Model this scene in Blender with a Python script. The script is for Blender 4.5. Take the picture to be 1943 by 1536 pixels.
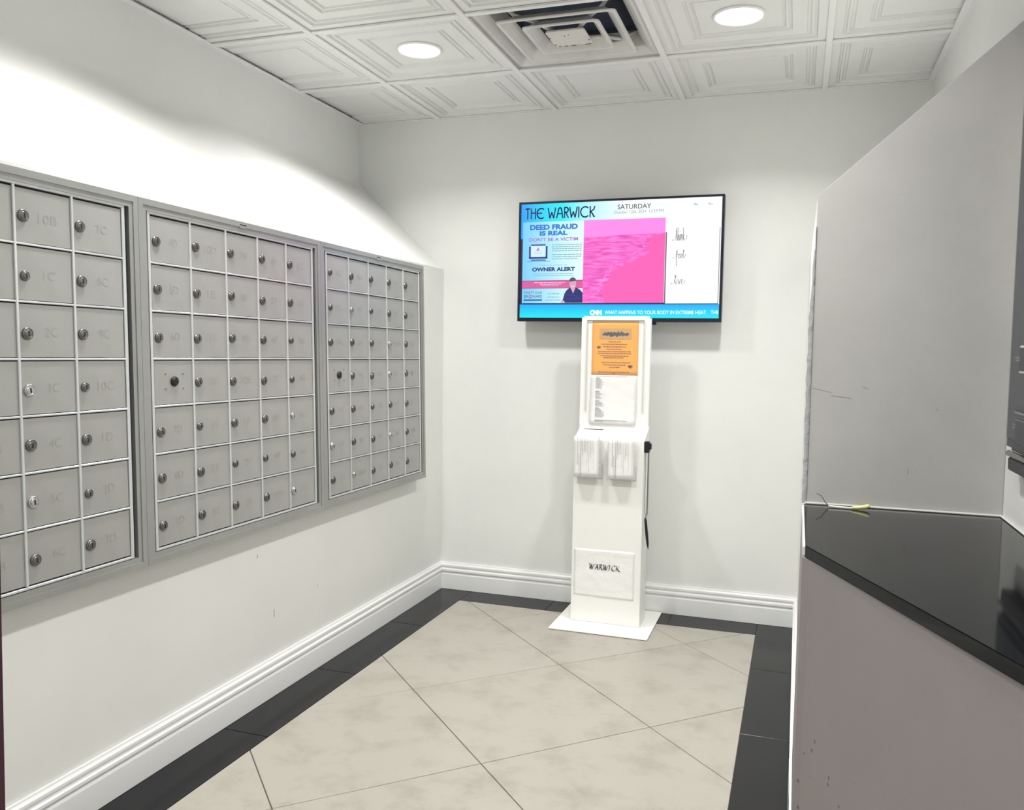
import bpy, bmesh, math, random
from mathutils import Vector, Matrix

random.seed(7)
for o in list(bpy.data.objects):
    bpy.data.objects.remove(o, do_unlink=True)
scene = bpy.context.scene
col = scene.collection

# ------------------------------------------------------------------ camera
RT = Vector((0.94710843, 0.32045413, 0.01716871))
UP = Vector((-0.03603626, 0.05303996, 0.99794196))
FW = Vector((-0.31888399, 0.94577794, -0.06178256))
cam_data = bpy.data.cameras.new('camera')
cam_data.sensor_fit = 'HORIZONTAL'
cam_data.sensor_width = 36.0
cam_data.lens = 36.0 * 1606.86 / 1943.0
cam_data.clip_start = 0.02
cam = bpy.data.objects.new('camera', cam_data)
M = Matrix((RT, UP, -FW)).transposed().to_4x4()
M.translation = Vector((1.7256, -3.9992, 1.2239))
cam.matrix_world = M
col.objects.link(cam)
scene.camera = cam

# ------------------------------------------------------------------ world, exposure
world = bpy.data.worlds.new('world')
scene.world = world
world.use_nodes = True
world.node_tree.nodes['Background'].inputs[0].default_value = (1.0, 1.0, 1.0, 1)
world.node_tree.nodes['Background'].inputs[1].default_value = 0.25
vs = scene.view_settings
vs.view_transform = 'Standard'
vs.look = 'None'
vs.gamma = 1.0
vs.use_curve_mapping = False
vs.exposure = 0.0
LAMP_W = 12.5            # power of every recessed downlight

# ------------------------------------------------------------------ room numbers (metres)
H = 2.393                # ceiling
XU = -0.488              # recessed upper left wall
XR = 2.22                # right wall
XP = 1.757               # thick lower part of the right wall
YP = -1.63               # where that thick part ends
YF = -5.3                # wall behind the camera
YE = -3.14               # entrance wall beside the mailboxes
T = 0.6096
XA, Y2 = -0.0382, -0.5839   # ceiling grid lines


# ------------------------------------------------------------------ helpers
def lin(r, g, b):
    def c(v):
        v /= 255.0
        return v / 12.92 if v <= 0.04045 else ((v + 0.055) / 1.055) ** 2.4
    return (c(r), c(g), c(b), 1.0)


def mat(name, color, rough=0.5, metal=0.0, noise=None, bump=None, emit=None, spec=0.5, alpha=1.0, trans=0.0):
    m = bpy.data.materials.new(name)
    m.use_nodes = True
    nt = m.node_tree
    b = nt.nodes['Principled BSDF']
    b.inputs['Base Color'].default_value = color
    b.inputs['Roughness'].default_value = rough
    b.inputs['Metallic'].default_value = metal
    b.inputs['Specular IOR Level'].default_value = spec
    b.inputs['Alpha'].default_value = alpha
    b.inputs['Transmission Weight'].default_value = trans
    if emit:
        b.inputs['Emission Color'].default_value = emit[0]
        b.inputs['Emission Strength'].default_value = emit[1]
    if noise or bump:
        tc = nt.nodes.new('ShaderNodeTexCoord')
    if noise:                                   # (scale, second colour, lo, hi)
        sc, c2, lo, hi = noise
        n = nt.nodes.new('ShaderNodeTexNoise')
        n.inputs['Scale'].default_value = sc
        n.inputs['Detail'].default_value = 6
        n.inputs['Roughness'].default_value = 0.65
        nt.links.new(tc.outputs['Object'], n.inputs['Vector'])
        r = nt.nodes.new('ShaderNodeValToRGB')
        r.color_ramp.elements[0].position = lo
        r.color_ramp.elements[1].position = hi
        r.color_ramp.elements[0].color = color
        r.color_ramp.elements[1].color = c2
        nt.links.new(n.outputs['Fac'], r.inputs['Fac'])
        nt.links.new(r.outputs['Color'], b.inputs['Base Color'])
    if bump:                                    # (scale, strength, distance)
        n2 = nt.nodes.new('ShaderNodeTexNoise')
        n2.inputs['Scale'].default_value = bump[0]
        n2.inputs['Detail'].default_value = 3
        nt.links.new(tc.outputs['Object'], n2.inputs['Vector'])
        bp = nt.nodes.new('ShaderNodeBump')
        bp.inputs['Strength'].default_value = bump[1]
        bp.inputs['Distance'].default_value = bump[2]
        nt.links.new(n2.outputs['Fac'], bp.inputs['Height'])
        nt.links.new(bp.outputs['Normal'], b.inputs['Normal'])
    return m


def glow(name, r, g, b, s=1.0):
    """a colour shown by the lit screen"""
    c = lin(r, g, b)
    return mat(name, (0.01, 0.01, 0.01, 1), 0.35, emit=(c, s))


def new_obj(name, me, m=None, parent=None):
    o = bpy.data.objects.new(name, me)
    col.objects.link(o)
    if m is not None and me is not None and len(me.materials) == 0:
        for k in (m if isinstance(m, (list, tuple)) else [m]):
            me.materials.append(k)
    if parent:
        o.parent = parent
    return o


def empty(name, loc=(0, 0, 0), parent=None):
    o = bpy.data.objects.new(name, None)
    o.empty_display_size = 0.1
    col.objects.link(o)
    o.location = loc
    if parent:
        o.parent = parent
    return o


def tag(o, label, cat, group=None):
    o['label'] = label
    o['category'] = cat
    if group:
        o['group'] = group
    return o


def structure(o):
    o['kind'] = 'structure'
    return o


def bm_mesh(name, bm, smooth=False, bevel=None):
    if bevel:
        bmesh.ops.bevel(bm, geom=list(bm.edges), offset=bevel[0], segments=bevel[1], affect='EDGES', clamp_overlap=True)
    bmesh.ops.recalc_face_normals(bm, faces=bm.faces)
    me = bpy.data.meshes.new(name)
    bm.to_mesh(me)
    bm.free()
    if smooth:
        for p in me.polygons:
            p.use_smooth = True
    return me


def add_box(bm, x0, x1, y0, y1, z0, z1):
    v = [bm.verts.new((x, y, z)) for z in (z0, z1) for y in (y0, y1) for x in (x0, x1)]
    for f in ((0, 1, 3, 2), (4, 5, 7, 6), (0, 1, 5, 4), (2, 3, 7, 6), (0, 2, 6, 4), (1, 3, 7, 5)):
        bm.faces.new([v[i] for i in f])
    return v


def box(name, x0, x1, y0, y1, z0, z1, m=None, parent=None, bev=0.0, seg=2):
    bm = bmesh.new()
    add_box(bm, x0, x1, y0, y1, z0, z1)
    return new_obj(name, bm_mesh(name, bm, bevel=(bev, seg) if bev else None), m, parent)


def prism_mesh(name, pts, axis, a, b, bev=0.0):
    """polygon extruded along an axis: axis 'y' takes (x,z), 'z' takes (x,y), 'x' takes (y,z)"""
    def P(p, t):
        return {'y': (p[0], t, p[1]), 'z': (p[0], p[1], t), 'x': (t, p[0], p[1])}[axis]
    bm = bmesh.new()
    A = [bm.verts.new(P(p, a)) for p in pts]
    B = [bm.verts.new(P(p, b)) for p in pts]
    bm.faces.new(A)
    bm.faces.new(B[::-1])
    n = len(pts)
    for i in range(n):
        bm.faces.new((A[i], A[(i + 1) % n], B[(i + 1) % n], B[i]))
    return bm_mesh(name, bm, bevel=(bev, 2) if bev else None)


def prism(name, pts, axis, a, b, m=None, parent=None, bev=0.0):
    return new_obj(name, prism_mesh(name, pts, axis, a, b, bev), m, parent)


def thicken(bm, d):
    r = bmesh.ops.extrude_face_region(bm, geom=list(bm.faces), use_keep_orig=True)
    bmesh.ops.translate(bm, vec=d, verts=[v for v in r['geom'] if isinstance(v, bmesh.types.BMVert)])


def tube_mesh(name, pts, r, n=8, radii=None, flat=1.0):
    bm = bmesh.new()
    rings = []
    P = [Vector(p) for p in pts]
    for i, p in enumerate(P):
        t = (P[min(i + 1, len(P) - 1)] - P[max(i - 1, 0)]).normalized()
        a = t.cross(Vector((0, 0, 1)))
        if a.length < 1e-4:
            a = Vector((1, 0, 0))
        a.normalize()
        b = a.cross(t).normalized()
        rr = radii[i] if radii else r
        rings.append([bm.verts.new(p + (a * math.cos(2 * math.pi * k / n) + b * flat * math.sin(2 * math.pi * k / n)) * rr) for k in range(n)])
    for i in range(len(rings) - 1):
        for k in range(n):
            bm.faces.new((rings[i][k], rings[i][(k + 1) % n], rings[i + 1][(k + 1) % n], rings[i + 1][k]))
    bm.faces.new(rings[0])
    bm.faces.new(rings[-1])
    return bm_mesh(name, bm, smooth=True)


# flat print and screen graphics lie in the plane y = const and face -y; coordinates (x, z)
def quads_mesh(name, quads, y):
    vs_, fs = [], []
    for q in quads:
        i = len(vs_)
        vs_ += [(x, y, z) for x, z in q]
        fs.append(tuple(range(i, i + len(q))))
    me = bpy.data.meshes.new(name)
    me.from_pydata(vs_, [], fs)
    bm = bmesh.new()
    bm.from_mesh(me)
    for f in bm.faces:
        f.normal_update()
        if f.normal.y > 0:
            f.normal_flip()
    bm.to_mesh(me)
    bm.free()
    return me


def rect(x0, z0, x1, z1):
    return [(x0, z0), (x1, z0), (x1, z1), (x0, z1)]


def sheet(name, quads, y, m, parent=None):
    return new_obj(name, quads_mesh(name, quads, y), m, parent)


def glyphs(s, bold=0.0, shear=0.0, spacing=1.0):
    cu = bpy.data.curves.new('lettering', 'FONT')
    cu.body = s
    cu.offset = bold
    cu.shear = shear
    cu.space_character = spacing
    cu.resolution_u = 4
    ob = bpy.data.objects.new('lettering', cu)
    col.objects.link(ob)
    dg = bpy.context.evaluated_depsgraph_get()
    me = bpy.data.meshes.new_from_object(ob.evaluated_get(dg))
    V = [(v.co.x, v.co.y) for v in me.vertices]
    F = [tuple(p.vertices) for p in me.polygons]
    bpy.data.objects.remove(ob)
    bpy.data.curves.remove(cu)
    bpy.data.meshes.remove(me)
    x0 = min(v[0] for v in V); x1 = max(v[0] for v in V)
    y0 = min(v[1] for v in V); y1 = max(v[1] for v in V)
    return [((x - x0) / (x1 - x0), (y - y0) / (y1 - y0)) for x, y in V], F


def text_xz(name, s, x0, z0, x1, z1, y, m, parent=None, bold=0.0, shear=0.0, spacing=1.0):
    V, F = glyphs(s, bold, shear, spacing)
    me = bpy.data.meshes.new(name)
    me.from_pydata([(x0 + u * (x1 - x0), y, z0 + v * (z1 - z0)) for u, v in V], [], F)
    return new_obj(name, me, m, parent)


def nib_quads(strokes, nib, thick=0.0):
    """pen strokes: each segment swept by a broad nib (dx, dz); thick adds a round-ish body"""
    q = []
    nx, nz = nib[0] / 2, nib[1] / 2
    for st in strokes:
        for (xa, za), (xb, zb) in zip(st[:-1], st[1:]):
            dx, dz = xb - xa, zb - za
            L = math.hypot(dx, dz) or 1e-9
            px, pz = -dz / L * thick / 2, dx / L * thick / 2
            ex, ez = dx / L * thick * 0.3, dz / L * thick * 0.3
            s = 1 if (px * nx + pz * nz) >= 0 else -1
            ox, oz = px + s * nx, pz + s * nz
            q.append([(xa + ox - ex, za + oz - ez), (xb + ox + ex, zb + oz + ez), (xb - ox + ex, zb - oz + ez), (xa - ox - ex, za - oz - ez)])
    return q


def arc(cx, cz, rx, rz, a0, a1, n=10):
    return [(cx + rx * math.cos(math.radians(a0 + (a1 - a0) * i / n)), cz + rz * math.sin(math.radians(a0 + (a1 - a0) * i / n))) for i in range(n + 1)]


def fit(strokes, x0, z0, x1, z1):
    X = [p[0] for s in strokes for p in s]
    Z = [p[1] for s in strokes for p in s]
    a, b, c, d = min(X), max(X), min(Z), max(Z)
    return [[(x0 + (x - a) / (b - a) * (x1 - x0), z0 + (z - c) / (d - c) * (z1 - z0)) for x, z in s] for s in strokes]


def word_bars(x0, x1, z, h, rng, fill=0.8):
    """one line of print too small to read, as a row of word-length marks"""
    q, x = [], x0
    while x < x1 - h:
        w = min(rng.uniform(1.5, 5.5) * h * 0.75, x1 - x)
        q.append(rect(x, z - h * fill / 2, x + w, z + h * fill / 2))
        x += w + h * 0.45
    return q


# ------------------------------------------------------------------ materials
M_wall = mat('white_wall_paint', lin(232, 233, 230), 0.55, noise=(2.2, lin(226, 227, 225), 0.35, 0.75), bump=(260, 0.06, 0.002))
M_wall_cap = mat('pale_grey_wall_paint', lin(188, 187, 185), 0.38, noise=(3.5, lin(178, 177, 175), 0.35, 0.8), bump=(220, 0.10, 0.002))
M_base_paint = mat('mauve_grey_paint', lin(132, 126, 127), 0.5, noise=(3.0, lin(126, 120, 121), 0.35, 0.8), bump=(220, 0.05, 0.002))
nt = M_base_paint.node_tree
b = nt.nodes['Principled BSDF']
tc = [n for n in nt.nodes if n.type == 'TEX_COORD'][0]
vo = nt.nodes.new('ShaderNodeTexVoronoi')
vo.inputs['Scale'].default_value = 26
nt.links.new(tc.outputs['Object'], vo.inputs['Vector'])
lt = nt.nodes.new('ShaderNodeMath'); lt.operation = 'LESS_THAN'; lt.inputs[1].default_value = 0.10
nt.links.new(vo.outputs['Distance'], lt.inputs[0])
sp = nt.nodes.new('ShaderNodeSeparateXYZ')
nt.links.new(tc.outputs['Object'], sp.inputs[0])
lo_ = nt.nodes.new('ShaderNodeMath'); lo_.operation = 'LESS_THAN'; lo_.inputs[1].default_value = 0.46
nt.links.new(sp.outputs['Z'], lo_.inputs[0])
mu = nt.nodes.new('ShaderNodeMath'); mu.operation = 'MULTIPLY'
nt.links.new(lt.outputs[0], mu.inputs[0]); nt.links.new(lo_.outputs[0], mu.inputs[1])
mx = nt.nodes.new('ShaderNodeMixRGB')
mx.inputs[2].default_value = lin(84, 78, 80)
old = b.inputs['Base Color'].links[0].from_socket
nt.links.new(mu.outputs[0], mx.inputs[0]); nt.links.new(old, mx.inputs[1]); nt.links.new(mx.outputs[0], b.inputs['Base Color'])
M_trim = mat('white_gloss_trim', lin(236, 237, 236), 0.28)
M_tile = mat('beige_porcelain', lin(164, 160, 150), 0.32, noise=(7.0, lin(138, 133, 122), 0.48, 0.82), bump=(60, 0.03, 0.001))
M_black_tile = mat('black_porcelain', lin(20, 20, 23), 0.2, noise=(6, lin(26, 26, 29), 0.4, 0.8), spec=0.2)
M_grout = mat('dark_grout', lin(96, 88, 78), 0.8)
M_ceil = mat('white_ceiling_tile', lin(228, 229, 226), 0.38, noise=(3, lin(222, 223, 220), 0.4, 0.8))
M_grid = mat('white_grid_metal', lin(232, 232, 230), 0.4)
M_plenum = mat('dark_plenum', lin(30, 31, 34), 0.9)
M_alu = mat('grey_aluminium', lin(164, 165, 163), 0.38, 0.55, noise=(3.0, lin(153, 154, 152), 0.35, 0.75), bump=(300, 0.05, 0.001))
M_alu_door = mat('grey_aluminium_door', lin(174, 174, 172), 0.42, 0.5, noise=(5.0, lin(163, 163, 160), 0.35, 0.8), bump=(400, 0.05, 0.001))
M_alu_bar = mat('bright_aluminium_rail', lin(214, 217, 218), 0.28, 0.6)
M_gap = mat('dark_gap', lin(28, 29, 32), 0.7)
M_chrome = mat('chrome_lock', lin(190, 190, 190), 0.22, 1.0)
M_chrome_dark = mat('tarnished_lock', lin(120, 119, 116), 0.32, 1.0)
M_black = mat('black_plastic', lin(20, 20, 24), 0.35)
M_engrave = mat('engraved_number', lin(164, 164, 161), 0.44, 0.5)
M_white_metal = mat('white_powder_coat', lin(240, 240, 236), 0.35)
M_paper = mat('white_paper', lin(238, 238, 236), 0.7, noise=(30, lin(228, 228, 226), 0.35, 0.8), bump=(25, 0.25, 0.004))
M_paper_w = mat('wrinkled_white_paper', lin(240, 240, 238), 0.6, bump=(14, 0.6, 0.01))
M_orange = mat('orange_paper', lin(250, 166, 22), 0.65)
M_tan = mat('tan_print', lin(196, 150, 92), 0.7)
M_ink = mat('dark_ink', lin(40, 30, 34), 0.7)
M_ink_soft = mat('soft_grey_ink', lin(112, 110, 112), 0.7)
M_ink_brown = mat('brown_ink', lin(110, 62, 20), 0.7)
M_granite = mat('black_granite', lin(13, 15, 17), 0.07, noise=(90, lin(24, 26, 28), 0.5, 0.8), spec=0.16)
M_caulk = mat('white_sealant', lin(232, 232, 226), 0.5)
M_maroon = mat('maroon_door_paint', lin(62, 28, 42), 0.4)
M_clear = mat('clear_acrylic', (0.95, 0.96, 0.97, 1), 0.05, alpha=0.06)
M_guard = mat('clear_plastic_guard', (0.40, 0.41, 0.43, 1), 0.05, alpha=0.6, bump=(30, 1.0, 0.012))
M_dev = mat('dark_device_plastic', lin(52, 54, 60), 0.35)
M_dev_navy = mat('navy_device_glass', lin(14, 14, 40), 0.12)
M_dev_line = mat('white_device_line', lin(200, 202, 204), 0.4)
M_dev_mark = mat('grey_device_mark', lin(120, 122, 126), 0.5)
M_yellow = mat('pale_yellow_plastic', lin(232, 230, 158), 0.4)
M_offwhite = mat('off_white_plastic', lin(226, 225, 214), 0.4)
M_lens = mat('lit_lens', (1, 1, 1, 1), 0.4, emit=((1.0, 0.985, 0.95, 1), 6.0))

# ------------------------------------------------------------------ setting: floor
floor = structure(box('floor', XU, XR, YF, 0.0, -0.06, -0.004, M_grout))
BX0, BX1, BY = 0.180, 1.588, -0.180      # inner edge of the black border
G = 0.003


def clip_poly(poly, x0, x1, y0, y1):
    def cut(ps, inside, inter):
        out = []
        for i in range(len(ps)):
            a, b = ps[i - 1], ps[i]
            if inside(b):
                if not inside(a):
                    out.append(inter(a, b))
                out.append(b)
            elif inside(a):
                out.append(inter(a, b))
        return out
    def ix(v):
        return lambda a, b: (v, a[1] + (b[1] - a[1]) * (v - a[0]) / (b[0] - a[0]))
    def iy(v):
        return lambda a, b: (a[0] + (b[0] - a[0]) * (v - a[1]) / (b[1] - a[1]), v)
    for ins, it in ((lambda p: p[0] >= x0, ix(x0)), (lambda p: p[0] <= x1, ix(x1)), (lambda p: p[1] >= y0, iy(y0)), (lambda p: p[1] <= y1, iy(y1))):
        if not poly:
            return []
        poly = cut(poly, ins, it)
    return poly


def slab(name, poly, z0, z1, m, parent, bev=0.0012):
    bm = bmesh.new()
    A = [bm.verts.new((x, y, z0)) for x, y in poly]
    f = bm.faces.new(A)
    bmesh.ops.remove_doubles(bm, verts=bm.verts, dist=1e-4)
    f = list(bm.faces)[0]
    r = bmesh.ops.extrude_face_region(bm, geom=[f])
    for v in r['geom']:
        if isinstance(v, bmesh.types.BMVert):
            v.co.z = z1
    bmesh.ops.recalc_face_normals(bm, faces=bm.faces)
    top = [e for e in bm.edges if all(abs(v.co.z - z1) < 1e-6 for v in e.verts)]
    bmesh.ops.bevel(bm, geom=top, offset=bev, segments=1, affect='EDGES')
    return new_obj(name, bm_mesh(name, bm), m, parent)


TS, TA, TX, TY = 0.6092, 0.7913, 0.4529, 0.4593
ca, sa = math.cos(TA), math.sin(TA)


def fpt(u, v):
    return (TX + TS * (v * ca - u * sa), TY - TS * (v * sa + u * ca))


g = G / TS / 2
for u in range(-4, 12):
    for v in range(-4, 12):
        poly = [fpt(u + g, v + g), fpt(u + 1 - g, v + g), fpt(u + 1 - g, v + 1 - g), fpt(u + g, v + 1 - g)]
        poly = clip_poly(poly, BX0 + .001, BX1 - .001, YF, BY - .001)
        if len(poly) < 3:
            continue
        area = abs(sum(poly[i - 1][0] * poly[i][1] - poly[i][0] * poly[i - 1][1] for i in range(len(poly)))) / 2
        if area > 0.0008:
            slab('floor_tile', poly, -0.004, 0.0, M_tile, floor)
J = [0.0, -0.602, -1.212, -1.772, -2.37, -2.97, -3.57, -4.17, -4.77, YF]
for a, b in zip(J[:-1], J[1:]):
    slab('border_tile', [(0.0, b + .001), (BX0, b + .001), (BX0, a - .001), (0.0, a - .001)], -0.004, 0.0, M_black_tile, floor)
    slab('border_tile', [(BX1, b + .001), (XP, b + .001), (XP, a - .001), (BX1, a - .001)], -0.004, 0.0, M_black_tile, floor)
for a, b in ((BX0, 0.62), (0.62, 1.20), (1.20, BX1)):
    slab('border_tile', [(a + .001, BY), (b - .001, BY), (b - .001, 0.0), (a + .001, 0.0)], -0.004, 0.0, M_black_tile, floor)

# ------------------------------------------------------------------ setting: walls
Z1, Z2 = 2.088, 1.6395
prof = [(0.0, 0.0), (0.0, Z2)]
# slope back to the recessed upper wall, with a soft rounded top bend
for i in range(17):
    t = i / 16
    a = Vector((XU + 0.035, Z1 - 0.032)); b = Vector((XU, Z1)); c = Vector((XU, Z1 + 0.04))
    p = a * (1 - t) ** 2 + b * 2 * t * (1 - t) + c * t * t
    prof.append((p.x, p.y))
prof += [(XU, H + 0.12), (XU - 0.2, H + 0.12), (XU - 0.2, 0.0)]
wl = structure(prism('wall_left', prof, 'y', 0.0, YE, M_wall))
wb = structure(box('wall_back', XU - 0.2, XR + 0.2, 0.0, 0.15, -0.06, H + 0.12, M_wall))
structure(box('wall_right', XR, XR + 0.2, YF, 0.0, -0.06, H + 0.12, M_wall))
structure(box('wall_front', XU - 0.2, XR + 0.2, YF - 0.15, YF, -0.06, H + 0.12, M_wall))
structure(box('wall_lobby', XU - 0.2, XU, YF, YE, -0.06, H + 0.12, M_wall))
structure(box('wall_entrance', XU, 0.617, YE - 0.12, YE, 0.0, H, M_wall))

ppts = [(XP, 0.0), (XP, 1.645), (XR, 2.052), (XR, 0.0)]
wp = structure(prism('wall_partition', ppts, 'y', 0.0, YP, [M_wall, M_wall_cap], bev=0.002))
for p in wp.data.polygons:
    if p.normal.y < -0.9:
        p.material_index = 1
# grey painted base below the counter
CB = [(1.747, YP), (1.747, -2.160), (1.760, -2.180), (XR, -3.272), (XR, YP)]
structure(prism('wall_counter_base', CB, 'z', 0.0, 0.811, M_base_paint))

# scuffs and scratches
M_scuff = mat('scuff', lin(166, 165, 164), 0.6)
M_scuff2 = mat('wall_scuff', lin(150, 148, 144), 0.6)
for (xa_, za_), (xb_, zb_), t_ in (((1.762, 1.145), (1.810, 1.134), .0012), ((1.810, 1.126), (1.857, 1.121), .0015), ((1.885, 1.152), (1.899, 1.146), .0018), ((2.001, 0.946), (2.000, 0.930), .003), ((2.060, 1.10), (2.064, 1.096), .003)):
    sheet('scuff', nib_quads([[(xa_, za_), (xb_, zb_)]], (0, 0), t_), YP - 0.0006, M_scuff, wp)
for y_, z_, h_ in ((-1.573, 0.508, 0.014), (-1.475, 0.275, 0.030), (-1.19, 0.31, 0.01)):
    box('scuff', 0.0001, 0.0006, y_ - .0012, y_ + .0012, z_, z_ + h_, M_scuff2, wl)
# skirting boards
BP = [(0.0, 0.0), (0.015, 0.0), (0.015, 0.078), (0.010, 0.082), (0.010, 0.088), (0.0165, 0.092), (0.0165, 0.103), (0.0105, 0.107), (0.0105, 0.112), (0.014, 0.116), (0.014, 0.126), (0.009, 0.131), (0.008, 0.138), (0.0, 0.1385)]


def skirting(name, fn, t0, t1):
    bm = bmesh.new()
    A = [bm.verts.new(fn(d, z, t0(d) if callable(t0) else t0)) for d, z in BP]
    B = [bm.verts.new(fn(d, z, t1(d) if callable(t1) else t1)) for d, z in BP]
    n = len(BP)
    for i in range(n):
        bm.faces.new((A[i], A[(i + 1) % n], B[(i + 1) % n], B[i]))
    bm.faces.new(A)
    bm.faces.new(B)
    bmesh.ops.bevel(bm, geom=[e for e in bm.edges if e.calc_length() > 0.5], offset=0.0012, segments=2, affect='EDGES')
    return structure(new_obj(name, bm_mesh(name, bm), M_trim))


skirting('baseboard_left', lambda d, z, t: (d, t, z), lambda d: -d, YE)
skirting('baseboard_back', lambda d, z, t: (t, -d, z), lambda d: d, lambda d: XP - d)
skirting('baseboard_right', lambda d, z, t: (XP - d, t, z), lambda d: -d, YP)
box('baseboard_right_end', 1.7395, 1.747, -2.155, YP, 0.0, 0.1385, M_trim, bev=0.002)['kind'] = 'structure'

# maroon door jamb of the entrance, beside the camera
dj = structure(empty('door_1', (0.658, YE, 0)))
box('jamb', -0.04, 0.030, -0.16, 0.015, 0.0, 2.12, M_maroon, dj, bev=0.004)
box('stop', 0.030, 0.043, -0.10, -0.05, 0.0, 2.08, M_maroon, dj, bev=0.002)

# ------------------------------------------------------------------ setting: ceiling
ceil = structure(box('ceiling', XU, XR, YF, 0.0, H + 0.10, H + 0.12, M_plenum))
xs = [XA + i * T for i in range(-1, 5)]
ys = [Y2 + T] + [Y2 - j * T for j in range(0, 9)]
BARW = 0.012
LIGHT_TILES = {(1, 1), (3, 1), (1, 3), (3, 3), (1, 5), (3, 5), (1, 7), (3, 7)}
VENT_TILE = (2, 1)

# nested frames pressed up into the tile: (inset from edge, height)
RINGS = [(0.0, 0.0), (0.042, 0.0), (0.046, 0.010), (0.052, 0.010), (0.056, 0.004), (0.064, 0.004), (0.068, 0.012), (0.076, 0.012), (0.080, 0.006),
         (0.128, 0.006), (0.132, 0.015), (0.138, 0.015), (0.142, 0.010), (0.149, 0.010), (0.153, 0.018), (0.158, 0.018), (0.162, 0.011)]


def tile_bm(hole=0.0):
    bm = bmesh.new()
    rings = []
    for ins, z in RINGS:
        h = T / 2 - ins
        rings.append([bm.verts.new((sx * h, sy * h, z)) for sx, sy in ((-1, -1), (1, -1), (1, 1), (-1, 1))])
    for a, b in zip(rings[:-1], rings[1:]):
        for k in range(4):
            bm.faces.new((a[k], a[(k + 1) % 4], b[(k + 1) % 4], b[k]))
    last = rings[-1]
    if hole:
        n = 32
        cv = [bm.verts.new((hole * math.cos(2 * math.pi * k / n - 0.75 * math.pi), hole * math.sin(2 * math.pi * k / n - 0.75 * math.pi), RINGS[-1][1])) for k in range(n)]
        q = n // 4
        for s in range(4):
            bm.faces.new([last[s]] + [last[(s + 1) % 4]] + [cv[(s * q + k) % n] for k in range(q, -1, -1)])
    else:
        bm.faces.new(last)
    return bm


tile_full = None
tile_hole = None
for i in range(len(xs)):
    for j in range(len(ys)):
        x0 = xs[i]
        y1 = ys[j]
        xa, xb = max(x0, XU + 0.012), min(x0 + T, XR - 0.012)      # cut tiles stop just short of the wall
        ya, yb = max(y1 - T, YF), min(y1, -0.007)
        if xb - xa < 0.02 or yb - ya < 0.02 or (i, j) == VENT_TILE:
            continue
        cx, cy = x0 + T / 2, y1 - T / 2
        whole = (xb - xa) > T - 1e-3 and (yb - ya) > T - 1e-3
        if (i, j) in LIGHT_TILES:
            if tile_hole is None:
                tile_hole = bm_mesh('ceiling_tile', tile_bm(0.078))
            me = tile_hole
        elif whole:
            if tile_full is None:
                tile_full = bm_mesh('ceiling_tile', tile_bm())
            me = tile_full
        else:
            bm = tile_bm()
            for co, no in (((xa - cx, 0, 0), (-1, 0, 0)), ((xb - cx, 0, 0), (1, 0, 0)), ((0, ya - cy, 0), (0, -1, 0)), ((0, yb - cy, 0), (0, 1, 0))):
                bmesh.ops.bisect_plane(bm, geom=list(bm.verts) + list(bm.edges) + list(bm.faces), plane_co=co, plane_no=no, clear_outer=True)
            me = bm_mesh('ceiling_tile', bm)
        o = new_obj('ceiling_tile', me, M_ceil, ceil)
        o.location = (cx, cy, H + 0.004)
for x in xs[1:]:
    if x < XR:
        box('grid_bar', x - BARW, x + BARW, YF, -0.001, H - 0.004, H + 0.003, M_grid, ceil, bev=0.001, seg=1)
for y in ys[1:]:
    xk = [XU] + [x for x in xs[1:] if x < XR] + [XR]
    for a, b in zip(xk[:-1], xk[1:]):
        box('grid_bar', a + (BARW if a > XU else 0), b - (BARW if b < XR else 0), y - BARW, y + BARW, H - 0.0035, H + 0.003, M_grid, ceil, bev=0.001, seg=1)
box('wall_angle', XU, XU + 0.022, YF, 0.0, H - 0.003, H + 0.003, M_grid, ceil)
box('wall_angle', XU + 0.022, XR - 0.022, -0.011, 0.0, H - 0.002, H + 0.003, M_grid, ceil)
box('wall_angle', XR - 0.022, XR, YF, 0.0, H - 0.003, H + 0.003, M_grid, ceil)

# ------------------------------------------------------------------ recessed ceiling lights
def downlight(x, y, label):
    r = empty('ceiling_light', (x, y, H))
    tag(r, label, 'ceiling light', 'recessed round ceiling lights')
    n = 40
    bm = bmesh.new()
    pr = [(0.078, 0.020), (0.090, 0.015), (0.091, 0.010), (0.084, 0.006), (0.079, 0.012), (0.077, 0.016)]
    R = [[bm.verts.new((a * math.cos(2 * math.pi * k / n), a * math.sin(2 * math.pi * k / n), z)) for k in range(n)] for a, z in pr]
    for p, q in zip(R, R[1:] + R[:1]):
        for k in range(n):
            bm.faces.new((p[k], p[(k + 1) % n], q[(k + 1) % n], q[k]))
    new_obj('trim_ring', bm_mesh('trim_ring', bm, smooth=True), M_trim, r)
    bm = bmesh.new()
    bmesh.ops.create_cone(bm, cap_ends=True, segments=n, radius1=0.072, radius2=0.0775, depth=0.006, matrix=Matrix.Translation((0, 0, 0.015)))
    new_obj('lens', bm_mesh('lens', bm), M_lens, r)
    ld = bpy.data.lights.new('downlight', 'AREA')
    ld.shape = 'DISK'
    ld.size = 0.14
    ld.energy = LAMP_W
    ld.spread = math.radians(138)
    ld.color = (1.0, 0.985, 0.96)
    lo = bpy.data.objects.new('downlight_beam', ld)
    col.objects.link(lo)
    lo.parent = r
    lo.location = (0, 0, 0.0105)
    return r


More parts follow.
